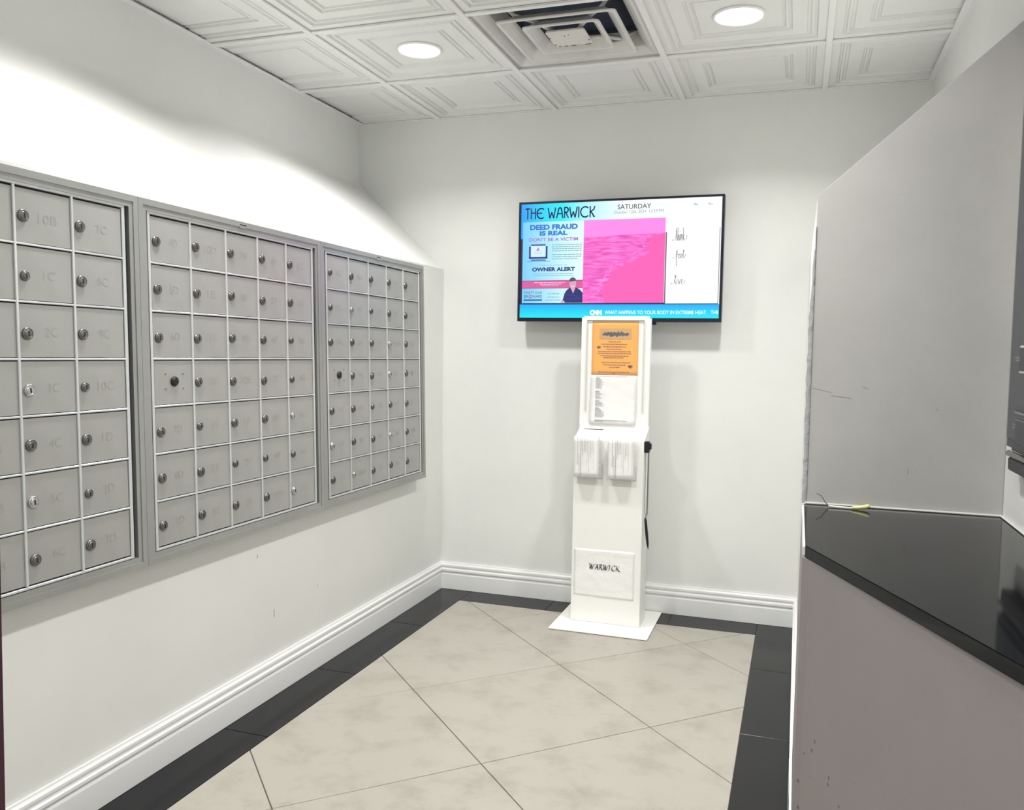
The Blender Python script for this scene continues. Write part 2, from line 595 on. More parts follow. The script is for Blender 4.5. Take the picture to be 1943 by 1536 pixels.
lx = (XA + 0.5 * T, XA + 2.5 * T)
names = ['bright recessed ceiling light left of the air vent, nearer the mailboxes',
         'bright recessed ceiling light right of the air vent, nearer the partition',
         'recessed ceiling light above the mailboxes, second row from the television',
         'recessed ceiling light above the black counter, second row from the television',
         'recessed ceiling light above the maroon door jamb',
         'recessed ceiling light above the wide end of the black counter',
         'recessed ceiling light in the last row, lobby left side',
         'recessed ceiling light in the last row, lobby right side']
for j in range(4):
    for i in range(2):
        downlight(lx[i], Y2 - (0.5 + 2 * j) * T, names[j * 2 + i])

# ------------------------------------------------------------------ air vent
vx, vy = XA + 1.5 * T, Y2 - 0.5 * T
vent = tag(empty('air_vent', (vx, vy, H)), 'white square ceiling air vent with nested louvers and chipped centre plate', 'air vent')


def frustum(name, rings, m, rad=0.02, smooth=False):
    """rounded square rings (half size, z) lofted together"""
    bm = bmesh.new()
    R = []
    for h, z in rings:
        rr = min(rad, h * 0.45)
        pts = []
        for k, (sx, sy) in enumerate(((1, 1), (-1, 1), (-1, -1), (1, -1))):
            for q in range(5):
                a = math.radians(k * 90 + q * 22.5)
                pts.append((sx * (h - rr) + rr * math.cos(a), sy * (h - rr) + rr * math.sin(a), z))
        R.append([bm.verts.new(p) for p in pts])
    n = len(R[0])
    for p, q in zip(R[:-1], R[1:]):
        for k in range(n):
            bm.faces.new((p[k], p[(k + 1) % n], q[(k + 1) % n], q[k]))
    return bm, R


M_vent = mat('vent_paint', lin(214, 213, 208), 0.45, noise=(7, lin(196, 196, 194), 0.4, 0.75))
M_vent_plate = mat('chipped_vent_paint', lin(216, 213, 206), 0.5, noise=(60, lin(206, 202, 196), 0.4, 0.7), bump=(70, 0.4, 0.003))
M_duct = mat('dark_duct', lin(26, 40, 60), 0.6)
bm, R = frustum('frame', [(0.296, 0.0), (0.296, 0.010), (0.272, 0.006), (0.240, 0.030), (0.215, 0.085)], M_vent, 0.006)
new_obj('frame', bm_mesh('frame', bm), M_vent, vent)
for nm, hb, ht in (('louver', 0.216, 0.172), ('louver', 0.142, 0.104)):
    bm, R = frustum(nm, [(hb, -0.004), (hb + 0.001, 0.001), (hb - 0.012, 0.004), (ht + 0.008, 0.024), (ht, 0.030), (ht - 0.003, 0.029), (ht + 0.004, 0.022), (hb - 0.018, 0.002), (hb - 0.012, -0.004), (hb, -0.004)], M_vent, 0.018)
    new_obj(nm, bm_mesh(nm, bm), M_vent, vent)
bm, R = frustum('centre_plate', [(0.060, 0.010), (0.072, 0.004), (0.073, -0.002), (0.070, -0.004)], M_vent_plate, 0.010)
bm.faces.new(R[-1])
new_obj('centre_plate', bm_mesh('centre_plate', bm), M_vent_plate, vent)
for k, (cx_, cy_, s_) in enumerate(((-0.052, 0.066, .005), (-0.03, 0.0705, .008), (0.0, 0.0708, .010), (0.055, 0.0705, .012), (-0.066, 0.05, .004), (-0.068, -0.02, .004), (0.068, 0.03, .004), (-0.01, -0.03, .003), (0.006, -0.035, .003))):
    box('paint_chip', cx_ - s_, cx_ + s_, cy_ - .0022, cy_ + .0022, -0.0052, -0.0040, M_gap, vent, bev=0.001)
bm, R = frustum('duct', [(0.216, 0.080), (0.20, 0.0955)], M_duct, 0.01)
bm.faces.new(R[-1])
new_obj('duct', bm_mesh('duct', bm), M_duct, vent)
for sx, sy in ((1, 1), (-1, 1), (1, -1), (-1, -1)):
    new_obj('strut', tube_mesh('strut', [(sx * 0.05, sy * 0.05, 0.012), (sx * 0.10, sy * 0.10, 0.030), (sx * 0.16, sy * 0.16, 0.036), (sx * 0.205, sy * 0.205, 0.074)], 0.008, 6), M_vent, vent)

# ------------------------------------------------------------------ mailboxes
DW, DH = 0.1623, 0.132
ZT = 1.5853
TILT = -0.0238


def mitred(name, p0, p1, w, inward, xa, xb, parent, m):
    """flat trim bar between two outer corners with 45 degree ends; inward = unit (y,z)"""
    d = Vector((p1[0] - p0[0], p1[1] - p0[1])).normalized()
    i = Vector(inward)
    a, b = Vector(p0) - d * 0.0001, Vector(p1) + d * 0.0001
    pts = [a, b, b + (i - d) * w, a + (i + d) * w]
    bm = bmesh.new()
    q1 = [bm.verts.new((xa, p.x, p.y)) for p in pts]
    q2 = [bm.verts.new((xb, p.x, p.y)) for p in pts]
    bm.faces.new(q1); bm.faces.new(q2)
    for k in range(4):
        bm.faces.new((q1[k], q1[(k + 1) % 4], q2[(k + 1) % 4], q2[k]))
    return new_obj(name, bm_mesh(name, bm), m, parent)


def lock_mesh(name, ang):
    bm = bmesh.new()
    n = 20
    pr = [(0.0145, 0.0), (0.0145, 0.003), (0.0132, 0.0055), (0.0105, 0.0062), (0.0098, 0.0048), (0.0092, 0.0048), (0.0086, 0.0075), (0.0, 0.0078)]
    R = []
    for r_, x in pr[:-1]:
        R.append([bm.verts.new((x, r_ * math.cos(2 * math.pi * k / n), r_ * math.sin(2 * math.pi * k / n))) for k in range(n)])
    for p, q in zip(R[:-1], R[1:]):
        for k in range(n):
            f = bm.faces.new((p[k], p[(k + 1) % n], q[(k + 1) % n], q[k]))
            f.smooth = True
    bm.faces.new(R[-1])
    c, s = math.cos(ang), math.sin(ang)
    n0 = len(bm.faces)
    v = []
    for x in (0.0070, 0.0082):
        for a, b in ((-0.0020, -0.0066), (0.0020, -0.0066), (0.0014, 0.0052), (-0.0014, 0.0052)):
            v.append(bm.verts.new((x, a * c - b * s, a * s + b * c)))
    fs = [bm.faces.new([v[i] for i in f]) for f in ((0, 1, 2, 3), (4, 5, 6, 7), (0, 1, 5, 4), (1, 2, 6, 5), (2, 3, 7, 6), (3, 0, 4, 7))]
    for f in fs:
        f.material_index = 1
    return bm_mesh(name, bm)


locks = []
for k, (mm, ang) in enumerate(((M_chrome_dark, 0.0), (M_chrome_dark, 0.25), (M_chrome, 0.1), (M_chrome_dark, -0.2))):
    me = lock_mesh('lock', ang)
    me.materials.append(mm)
    me.materials.append(M_gap)
    locks.append(me)
bm = bmesh.new()
add_box(bm, -0.004, 0.0, -DW / 2 + 0.0055, DW / 2 - 0.0030, -DH / 2 + 0.0040, DH / 2 - 0.0050)
door_me = bm_mesh('mailbox_door', bm, bevel=(0.0008, 1))
door_me.materials.append(M_alu_door)
bm = bmesh.new()
add_box(bm, -0.002, 0.0042, -0.0035, 0.0035, -3.5 * DH, 3.5 * DH)
vbar_me = bm_mesh('vertical_rail', bm, bevel=(0.0012, 1))
vbar_me.materials.append(M_alu_bar)
bm = bmesh.new()
add_box(bm, -0.002, 0.0034, -2.5 * DW, 2.5 * DW, -0.0026, 0.0026)
hbar_me = bm_mesh('horizontal_rail', bm, bevel=(0.001, 1))
hbar_me.materials.append(M_alu_bar)
bm = bmesh.new()
bmesh.ops.create_cone(bm, cap_ends=True, segments=10, radius1=0.0028, radius2=0.0028, depth=0.0012, matrix=Matrix.Rotation(math.pi / 2, 4, 'Y'))
hole_me = bm_mesh('screw_hole', bm)
hole_me.materials.append(M_ink_soft)
rng = random.Random(3)

SEQ = [f'{n}{c}' for c in 'ABCDEFGHJKL' for n in range(1, 11)] + ['']
num_cache = {}


def number_mesh(s):
    if s not in num_cache:
        V, F = glyphs(s, 0.0)
        w = 0.018 * len(s)
        me = bpy.data.meshes.new('number')
        me.from_pydata([(0, (u - .5) * w, (v - .5) * 0.022) for u, v in V], [], F)
        me.materials.append(M_engrave)
        num_cache[s] = me
    return num_cache[s]


def mailbox_unit(yl, tl, tr, label, start, plate=True):
    """yl: left edge of the door grid; tl/tr: outer trim edges"""
    r = empty('mailbox_unit', (0.0, yl + 2.5 * DW, 0.62))
    tag(r, label, 'mailboxes', 'wall mailbox panels')
    zc = ZT - 3.5 * DH
    yc = yl + 2.5 * DW
    front = Matrix.Translation((0.041, 0, zc - 0.62)) @ Matrix.Rotation(TILT, 4, 'Y')
    def put(o, y=0.0, z=0.0, x=0.0, rot=None):
        o.parent = r
        m = front @ Matrix.Translation((x, y, z))
        if rot is not None:
            m = m @ Matrix.Rotation(rot, 4, 'X')
        o.matrix_local = m
        return o
    oz0, oz1 = -3.5 * DH - 0.038, 3.5 * DH + 0.037
    L, Rr = tl - yc, tr - yc
    # backing box: wedge between wall and front
    bm = bmesh.new()
    za, zb = zc - 0.62 + oz0 + .004, zc - 0.62 + oz1 - .004
    xa = lambda z: 0.041 + math.tan(TILT) * (z - (zc - 0.62)) - 0.006
    vv = [bm.verts.new(p) for p in ((0.0005, L + .002, za), (xa(za), L + .002, za), (xa(zb), L + .002, zb), (0.0005, L + .002, zb), (0.0005, Rr - .002, za), (xa(za), Rr - .002, za), (xa(zb), Rr - .002, zb), (0.0005, Rr - .002, zb))]
    for q in ((0, 1, 2, 3), (4, 5, 6, 7), (0, 1, 5, 4), (1, 2, 6, 5), (2, 3, 7, 6), (3, 0, 4, 7)):
        bm.faces.new([vv[i] for i in q])
    new_obj('back_box', bm_mesh('back_box', bm), M_gap, r)
    tw = 0.031
    for nm, p0, p1, inw in (('trim_top', (Rr, oz1), (L, oz1), (0, -1)), ('trim_bottom', (L, oz0), (Rr, oz0), (0, 1)), ('trim_left', (L, oz1), (L, oz0), (1, 0)), ('trim_side', (Rr, oz0), (Rr, oz1), (-1, 0))):
        o = mitred('frame_trim', p0, p1, tw, inw, -0.012, 0.006, None, M_alu)
        put(o)
        # a raised rib along the outer half of the trim
        o = mitred('frame_rib', tuple(Vector(p0) + Vector((0, 0))), p1, tw * 0.55, inw, 0.004, 0.0085, None, M_alu)
        put(o)
    # inner sash round the doors
    e = 0.0085
    for nm, y0, y1, z0, z1 in (('sash', -2.5 * DW - e, 2.5 * DW + e, 3.5 * DH - 0.001, 3.5 * DH + e - 0.001), ('sash', -2.5 * DW - e, 2.5 * DW + e, -3.5 * DH - e + .003, -3.5 * DH + 0.001),
                               ('sash', -2.5 * DW - e, -2.5 * DW + .001, -3.5 * DH, 3.5 * DH), ('sash', 2.5 * DW - 0.002, 2.5 * DW + e, -3.5 * DH, 3.5 * DH)):
        put(box(nm, -0.004, 0.0035, y0, y1, z0, z1, M_alu_bar, None, bev=0.001, seg=1))
    for c in range(1, 5):
        put(new_obj('vertical_rail', vbar_me), (c - 2.5) * DW)
    for k in range(1, 7):
        put(new_obj('horizontal_rail', hbar_me), 0, (3.5 - k) * DH)
    i = start
    for c in range(5):
        for k in range(7):
            yy, zz = (c - 2.0) * DW, (3.0 - k) * DH
            d = put(new_obj('mailbox_door', door_me), yy, zz, 0.0)
            if c == 0 and k == 3:                  # carrier's master lock: no number
                lk = new_obj('master_lock', locks[0].copy())
                lk.data.materials.clear(); lk.data.materials.append(M_black); lk.data.materials.append(M_gap)
                lk.parent = d; lk.location = (0, 0.002, 0.002)
                for sy, sz in ((-1, -1), (1, -1), (-1, 1), (1, 1)):
                    h_ = new_obj('screw_hole', hole_me)
                    h_.parent = d; h_.location = (0.0003, 0.003 + sy * 0.036, 0.002 + sz * 0.021)
                continue
            lk = new_obj('lock', rng.choice(locks[:2] + locks[3:] + [locks[2]] + locks[:1]))
            lk.parent = d
            lk.location = (0, -DW / 2 + 0.0245 + rng.uniform(-.0015, .0015), -0.004 + rng.uniform(-.003, .003))
            if rng.random() < 0.15:
                lk.scale = (1, 0.82, 0.82)
            if SEQ[i]:
                nb = new_obj('number', number_mesh(SEQ[i]))
                nb.parent = d
                nb.location = (0.0004, 0.012, -0.002)
            i += 1
    if plate:
        pl = put(box('name_plate', 0.006, 0.0095, -0.016, 0.016, oz1 - 0.021, oz1 - 0.007, M_alu, None, bev=0.0006, seg=1))
        b_ = box('plate_stripe', 0.0095, 0.0100, -0.015, 0.015, oz1 - 0.0115, oz1 - 0.0078, M_black, None)
        b_.parent = pl
    return r


mailbox_unit(-2.2028 - 5 * DW, -3.055, -2.1515, 'aluminium mailbox panel cut by the left photo edge, beside the maroon jamb', -1, False)
mailbox_unit(-2.1039, -2.1505, -1.2405, 'aluminium mailbox panel in the middle, between two like panels', 33)
mailbox_unit(-1.1881, -1.2395, -0.3300, 'aluminium mailbox panel nearest the corner and the television wall', 67)

# ------------------------------------------------------------------ black counter in the nook
counter = tag(empty('counter', (1.95, -2.2, 0.811)), 'glossy black stone counter with an angled front edge beside the partition', 'counter')
CT = [(1.752, YP - .001), (1.752, -2.164), (XR - .001, -3.290), (XR - .001, YP - .001)]
o = prism('countertop', [(x - 1.95, y + 2.2) for x, y in CT], 'z', 0.0005, 0.0255, M_granite, counter, bev=0.0016)
box('sealant_strip', 1.754 - 1.95, XR - 1.95 - .001, YP + 2.2 - .008, YP + 2.2 - .0012, 0.0258, 0.0315, M_caulk, counter, bev=0.002)
box('sealant_strip', XR - 1.95 - .007, XR - 1.95 - .0012, -3.28 + 2.2, YP + 2.2 - .008, 0.0258, 0.031, M_caulk, counter, bev=0.002)
# white corner of the wall showing beside the counter end
structure(box('trim_1', 1.7475, 1.7565, -2.15, YP - .001, 0.8115, 0.832, M_trim, bev=0.001))

# peeling clear corner guard on the end of the partition
rg = random.Random(11)
bm = bmesh.new()
rows = []
nz = 40
for k in range(nz + 1):
    t = k / nz
    z = 0.838 + (1.565 - 0.838) * t
    w = (0.0105 * min(1, (1 - t) * 3.0) + rg.uniform(-.0012, .0012)) if t < 0.985 else 0.0
    w = max(w, 0.0005)
    rows.append([bm.verts.new(p) for p in ((XP - w, YP + 0.03, z), (XP - w, YP - 0.002 + rg.uniform(-.001, .001), z), (XP - w * 0.4 + rg.uniform(-.001, .001), YP - 0.0035, z), (XP + 0.0012, YP - 0.0022, z))])
for a, b in zip(rows[:-1], rows[1:]):
    for k in range(3):
        bm.faces.new((a[k], a[k + 1], b[k + 1], b[k]))
thicken(bm, (0.0006, 0.0008, 0))
guard = new_obj('corner_guard', bm_mesh('corner_guard', bm), M_guard)
tag(guard, 'clear plastic corner guard peeling off the partition end', 'corner guard')

# thin strap lying against the back of the counter
strap = tag(empty('plastic_strap', (1.85, -1.668, 0.8366)), 'thin white plastic strap with a yellow tip on the black counter', 'strap')
pts = [(-0.068, 0.004, 0.034), (-0.056, 0.004, 0.029), (-0.047, 0.002, 0.014), (-0.038, 0.0, 0.004), (-0.010, -0.004, 0.003), (0.020, -0.006, 0.003), (0.036, -0.006, 0.004)]
new_obj('wire', tube_mesh('wire', pts[:4], 0.0012, 8), M_ink_soft, strap)
new_obj('strand', tube_mesh('strand', pts[3:], 0.0028, 8), M_offwhite, strap)
new_obj('tip', tube_mesh('tip', [(0.018, -0.006, 0.0042), (0.036, -0.006, 0.006), (0.052, -0.005, 0.009), (0.060, -0.004, 0.012)], 0.005, 10, radii=[0.0032, 0.0046, 0.0056, 0.005]), M_yellow, strap)

# ------------------------------------------------------------------ intercom on the right wall
ic = tag(empty('intercom_panel', (XR, -1.785, 1.02)), 'dark intercom panel on the right wall above the counter', 'intercom')
box('faceplate', -0.034, -0.0005, -0.62, 0.0, 0.0, 0.92, M_dev, ic, bev=0.010, seg=4)
box('inner_panel', -0.0375, -0.034, -0.60, -0.022, 0.03, 0.90, mat('device_inset', lin(62, 66, 72), 0.3), ic, bev=0.0015)
box('display', -0.0395, -0.0375, -0.56, -0.112, 0.485, 0.84, M_dev_navy, ic, bev=0.001)
box('display_bezel', -0.0390, -0.0375, -0.57, -0.100, 0.455, 0.480, mat('device_bezel', lin(88, 92, 94), 0.3), ic, bev=0.001)
for k, z in enumerate((0.210, 0.204)):
    box('label_mark', -0.0382, -0.0375, -0.108, -0.072 + 0.008 * (k == 0), z, z + 0.0035, M_dev_mark, ic)
key = box('key_frame', -0.0395, -0.0375, -0.170, -0.112, 0.178, 0.238, M_dev_line, ic, bev=0.003)
box('key', -0.0015, 0.0, -0.168, -0.116, 0.183, 0.233, M_dev, key).location = (-0.0390, 0, 0)
for k in range(3):
    q = box('key_frame', -0.0395, -0.0375, -0.170 - 0.075 * (k + 1), -0.112 - 0.075 * (k + 1), 0.178, 0.238, M_dev_line, ic, bev=0.003)
    box('key', -0.0015, 0.0, -0.168 - 0.075 * (k + 1), -0.116 - 0.075 * (k + 1), 0.183, 0.233, M_dev, q).location = (-0.0390, 0, 0)
box('slot', -0.0385, -0.0375, -0.50, -0.092, 0.096, 0.106, M_dev_navy, ic)
box('slot_lip', -0.0400, -0.0375, -0.50, -0.090, 0.088, 0.0945, M_dev_mark, ic, bev=0.001)
for k, z in enumerate((0.062, 0.055)):
    box('label_mark', -0.0382, -0.0375, -0.104, -0.072, z, z + 0.003, M_dev_mark, ic)
kf = box('keypad_frame', -0.0392, -0.0375, -0.30, -0.105, 0.026, 0.078, M_dev_mark, ic, bev=0.001)
box('keypad', -0.0012, 0.0, -0.298, -0.108, 0.029, 0.075, M_dev, kf).location = (-0.0390, 0, 0)
new_obj('chrome_rail', tube_mesh('chrome_rail', [(-0.026, 0.002, -0.008), (-0.026, -0.31, -0.008), (-0.026, -0.618, -0.008)], 0.0075, 12), M_chrome, ic)
prism('lower_bracket', [(-0.008, -0.0165), (-0.60, -0.0165), (-0.60, -0.045), (-0.012, -0.045)], 'x', -0.030, -0.0005, mat('device_bracket', lin(58, 52, 58), 0.5), ic, bev=0.002)

# ------------------------------------------------------------------ television
M_tv = mat('tv_black_plastic', lin(16, 14, 34), 0.3)
TVX, TVY, TVZ = 0.43, -0.1, 1.3755
tv = tag(empty('television', (TVX, TVY, TVZ)), 'black wall television showing a bulletin with a pink beach picture', 'television')
box('cabinet', 0.0, 0.960, 0.0045, 0.045, 0.0, 0.566, M_tv, tv, bev=0.003)
box('wall_bracket', 0.33, 0.63, 0.045, 0.0995, 0.16, 0.42, M_tv, tv, bev=0.003)
box('bezel_bottom', 0.0, 0.960, -0.001, 0.004, 0.0, 0.017, M_tv, tv, bev=0.001)
box('bezel_top', 0.0, 0.960, -0.001, 0.004, 0.556, 0.566, M_tv, tv, bev=0.001)
box('bezel_side', 0.0, 0.011, -0.001, 0.004, 0.017, 0.556, M_tv, tv, bev=0.001)
box('bezel_side', 0.949, 0.960, -0.001, 0.004, 0.017, 0.556, M_tv, tv, bev=0.001)
box('sensor', 0.645, 0.668, 0.004, 0.03, -0.013, 0.0, M_tv, tv, bev=0.002)

# screen: blue bulletin background, from cyan at the left to white at the right
ms = bpy.data.materials.new('screen_background')
ms.use_nodes = True
nt = ms.node_tree
b = nt.nodes['Principled BSDF']
b.inputs['Base Color'].default_value = (0.01, 0.01, 0.01, 1)
b.inputs['Roughness'].default_value = 0.35
tc = nt.nodes.new('ShaderNodeTexCoord')
sx = nt.nodes.new('ShaderNodeSeparateXYZ')
nt.links.new(tc.outputs['Object'], sx.inputs[0])
rp = nt.nodes.new('ShaderNodeValToRGB')
els = rp.color_ramp.elements
els[0].position = 0.0; els[0].color = lin(0, 150, 255)
els[1].position = 0.52; els[1].color = lin(250, 254, 255)
e = els.new(0.10); e.color = lin(0, 205, 255)
e = els.new(0.22); e.color = lin(30, 240, 255)
e = els.new(0.38); e.color = lin(200, 248, 255)
nt.links.new(sx.outputs['X'], rp.inputs['Fac'])
nt.links.new(rp.outputs['Color'], b.inputs['Emission Color'])
b.inputs['Emission Strength'].default_value = 1.0
screen = sheet('screen', [rect(0.011, 0.017, 0.949, 0.556)], 0.0030, ms, tv)

C_navy = glow('screen_navy', 22, 20, 78)
C_white = glow('screen_white', 255, 255, 255)
C_ink = glow('screen_ink', 30, 32, 52)
C_slate = glow('screen_slate', 70, 84, 100)
C_green = glow('screen_teal_grey', 120, 168, 160)
C_blue = glow('screen_blue', 8, 116, 214)
C_violet = glow('screen_violet', 176, 92, 196)
C_deep = glow('screen_deep_blue', 22, 50, 130)
C_soft = glow('screen_soft_teal', 120, 170, 186)
C_band = glow('screen_band', 222, 92, 160)
C_band_d = glow('screen_band_dark', 168, 60, 130)
C_skin = glow('screen_skin', 226, 170, 200)
C_hair = glow('screen_hair', 74, 78, 96)
C_shirt = glow('screen_shirt', 28, 34, 110)
C_shirt2 = glow('screen_shirt_fold', 44, 58, 150)
C_palepink = glow('screen_pale_pink', 255, 196, 228)
C_sky = glow('screen_pink_sky', 255, 142, 236)
C_sand = glow('screen_pink_sand', 255, 96, 186)
C_pale = glow('screen_pale', 214, 240, 252)
C_strip = glow('screen_strip', 30, 120, 168)

# ticker bar, cyan brighter toward the bottom
mt = ms.copy()
mt.name = 'screen_ticker'
nt = mt.node_tree
rp = [n for n in nt.nodes if n.type == 'VALTORGB'][0]
for k in range(3):
    rp.color_ramp.elements.remove(rp.color_ramp.elements[1])
rp.color_ramp.elements[0].position = 0.02; rp.color_ramp.elements[0].color = lin(0, 235, 255)
rp.color_ramp.elements[1].position = 0.085; rp.color_ramp.elements[1].color = lin(0, 165, 250)
sx = [n for n in nt.nodes if n.type == 'SEPXYZ'][0]
nt.links.new(sx.outputs['Z'], rp.inputs['Fac'])
sheet('picture_edge', [rect(0.011, 0.080, 0.021, 0.392), rect(0.0245, 0.0795, 0.705, 0.0875), rect(0.705, 0.0800, 0.944, 0.0838)], 0.0028, C_navy, screen)
sheet('panel_edge', [rect(0.7025, 0.083, 0.7085, 0.406), rect(0.9415, 0.083, 0.9442, 0.42)], 0.0028, glow('screen_grey', 110, 104, 118), screen)
sheet('ticker_bar', [rect(0.011, 0.017, 0.949, 0.0800)], 0.0026, mt, screen)
mp = ms.copy()
mp.name = 'screen_poster'
rp = [n for n in mp.node_tree.nodes if n.type == 'VALTORGB'][0]
cols = [lin(120, 206, 255), lin(150, 222, 255), lin(178, 236, 252), lin(206, 248, 252), lin(226, 252, 252)]
for k, (e, c) in enumerate(zip(rp.color_ramp.elements, cols)):
    e.position = 0.02 + 0.07 * k
    e.color = c
sheet('poster_panel', [rect(0.021, 0.0865, 0.3205, 0.471)], 0.0024, mp, screen)
# pink beach picture with rippled sea
msea = bpy.data.materials.new('screen_pink_sea')
msea.use_nodes = True
nt = msea.node_tree
b = nt.nodes['Principled BSDF']
b.inputs['Base Color'].default_value = (0.01, 0.01, 0.01, 1)
tc = nt.nodes.new('ShaderNodeTexCoord')
mpn = nt.nodes.new('ShaderNodeMapping')
mpn.inputs['Scale'].default_value = (10, 1, 62)
mpn.inputs['Rotation'].default_value = (0, math.radians(5), 0)
ns = nt.nodes.new('ShaderNodeTexNoise')
ns.inputs['Scale'].default_value = 1.6
ns.inputs['Detail'].default_value = 5
ns.inputs['Distortion'].default_value = 0.6
rp = nt.nodes.new('ShaderNodeValToRGB')
rp.color_ramp.elements[0].position = 0.34; rp.color_ramp.elements[0].color = lin(226, 78, 176)
rp.color_ramp.elements[1].position = 0.70; rp.color_ramp.elements[1].color = lin(255, 150, 232)
e = rp.color_ramp.elements.new(0.52); e.color = lin(252, 104, 208)
nt.links.new(tc.outputs['Object'], mpn.inputs['Vector'])
nt.links.new(mpn.outputs[0], ns.inputs['Vector'])
nt.links.new(ns.outputs['Fac'], rp.inputs['Fac'])
nt.links.new(rp.outputs['Color'], b.inputs['Emission Color'])
b.inputs['Emission Strength'].default_value = 1.0
sheet('beach_sea', [[(0.3205, 0.0865), (0.701, 0.0865), (0.701, 0.404), (0.3205, 0.393)]], 0.0024, msea, screen)
sheet('beach_sky', [[(0.3205, 0.393), (0.701, 0.404), (0.701, 0.471), (0.3205, 0.471)]], 0.0024, C_sky, screen)
rs = random.Random(5)
shore = [(0.422, 0.0865), (0.420, 0.108), (0.414, 0.130), (0.416, 0.162), (0.432, 0.178), (0.444, 0.194), (0.452, 0.215), (0.468, 0.237), (0.495, 0.250), (0.522, 0.263), (0.55, 0.276), (0.576, 0.289), (0.604, 0.301), (0.629, 0.319), (0.622, 0.345), (0.633, 0.366), (0.63, 0.382), (0.65, 0.394)]
shore2 = []
for (xa, za), (xb, zb) in zip(shore[:-1], shore[1:]):
    for t in (0, 0.33, 0.66):
        shore2.append((xa + (xb - xa) * t + rs.uniform(-.003, .003), za + (zb - za) * t))
shore2[0] = shore[0]
sheet('beach_sand', [[(0.701, 0.0865), (0.701, 0.402)] + [shore[-1]] + shore2[::-1]], 0.0022, C_sand, screen)
C_foam = glow('screen_foam', 255, 138, 222)
foam = [[(x - 0.012 - 0.02 * rs.random(), z + .002) for x, z in shore2[k:k + 4]] for k in range(0, len(shore2) - 4, 5)]
sheet('beach_foam', nib_quads(foam, (0.0015, 0.001), 0.0026), 0.0020, C_foam, screen)
sheet('note_panel', [rect(0.7085, 0.085, 0.9415, 0.479)], 0.0024, C_white, screen)


def art_letters():
    """rounded geometric capitals of the header: unit height, returns strokes per letter with advance"""
    Lt = {}
    Lt['T'] = ([[(0, .94), (.10, 1.0), (.42, 1.0)], [(.21, 1.0), (.21, 0)]], .47)
    Lt['H'] = ([[(.06, 1), (.06, 0)], [(.48, 1), (.48, 0)], [(.06, .56), (.48, .56)]], .56)
    Lt['E'] = ([arc(.46, .5, .42, .5, 55, 305, 14), [(.06, .52), (.52, .52)]], .82)
    Lt['W'] = ([[(0, 1), (.03, .8), (.17, .02), (.36, .55), (.55, .02), (.70, .8), (.73, 1)]], .80)
    Lt['A'] = ([[(0, 0), (.13, .55)] + arc(.33, .62, .18, .38, 170, 10, 8) + [(.53, .55), (.60, 0)], [(.12, .42), (.56, .42)]], .68)
    Lt['R'] = ([[(.06, 0), (.06, 1), (.22, 1)] + arc(.22, .76, .20, .24, 90, -90, 8) + [(.08, .50)], [(.18, .52), (.44, 0)]], .52)
    Lt['I'] = ([[(.05, 1), (.05, 0)]], .17)
    Lt['C'] = ([arc(.46, .5, .44, .5, 50, 310, 14)], .84)
    Lt['K'] = ([[(.06, 1), (.06, 0)], [(.50, 1), (.42, .72), (.10, .50), (.30, .30), (.40, .06), (.50, .02)]], .55)
    return Lt


def set_word(word, Lt, gap=.25):
    x, out = 0.0, []
    for ch in word:
        if ch == ' ':
            x += gap
            continue
        st, adv = Lt[ch]
        out += [[(px + x, pz) for px, pz in s] for s in st]
        x += adv + 0.05
    return out


sheet('header_lettering', nib_quads(fit(set_word('THE WARWICK', art_letters(), .30), 0.033, 0.4865, 0.370, 0.534), (0, 0), 0.0062), 0.0022, C_navy, screen)
text_xz('day_lettering', 'SATURDAY', 0.478, 0.516, 0.633, 0.538, 0.0022, C_ink, screen, 0.004)
text_xz('date_lettering', 'October 12th, 2024  12:29 PM', 0.462, 0.494, 0.690, 0.510, 0.0022, C_green, screen, 0.0)
text_xz('weather_mark', 'Sa', 0.824, 0.522, 0.843, 0.531, 0.0022, C_soft, screen, 0.02)
text_xz('weather_mark', 'Su', 0.888, 0.522, 0.906, 0.531, 0.0022, C_soft, screen, 0.02)
text_xz('poster_lettering', 'DEED FRAUD', 0.056, 0.4325, 0.291, 0.4575, 0.0020, C_blue, screen, 0.05)
text_xz('poster_lettering', 'IS REAL', 0.105, 0.405, 0.242, 0.4275, 0.0020, C_blue, screen, 0.05)
text_xz('poster_lettering', "DON'T BE A VICTIM", 0.053, 0.379, 0.293, 0.3955, 0.0020, C_violet, screen, 0.018)
text_xz('poster_lettering', 'Protect your property with', 0.106, 0.262, 0.244, 0.2695, 0.0020, C_soft, screen, 0.008)
text_xz('poster_lettering', 'OWNER ALERT', 0.070, 0.2365, 0.2815, 0.2560, 0.0020, C_deep, screen, 0.05)
# laptop with warning triangle
sheet('laptop_drawing', [rect(0.053, 0.300, 0.062, 0.356), rect(0.136, 0.300, 0.145, 0.356), rect(0.053, 0.297, 0.145, 0.306), rect(0.063, 0.359, 0.135, 0.365), [(0.060, 0.2885), (0.140, 0.2885), (0.134, 0.293), (0.066, 0.293)]], 0.0020, C_deep, screen)
sheet('laptop_foot', [rect(0.042, 0.2835, 0.158, 0.2855)], 0.0020, C_blue, screen)
sheet('laptop_screen', [rect(0.062, 0.306, 0.136, 0.357)], 0.0021, C_pale, screen)
sheet('warning_triangle', [[(0.086, 0.334), (0.110, 0.334), (0.098, 0.352)]], 0.0019, C_skin, screen)
sheet('warning_mark', [rect(0.0968, 0.340, 0.0992, 0.3485), rect(0.0968, 0.336, 0.0992, 0.3385)], 0.0017, C_deep, screen)
rw = random.Random(21)
q = []
for z in (0.361, 0.3515, 0.342, 0.3325, 0.315, 0.305, 0.295):
    q += word_bars(0.166, 0.312 - (0.012 if z < .3 else 0), z, 0.0052, rw, 0.6)
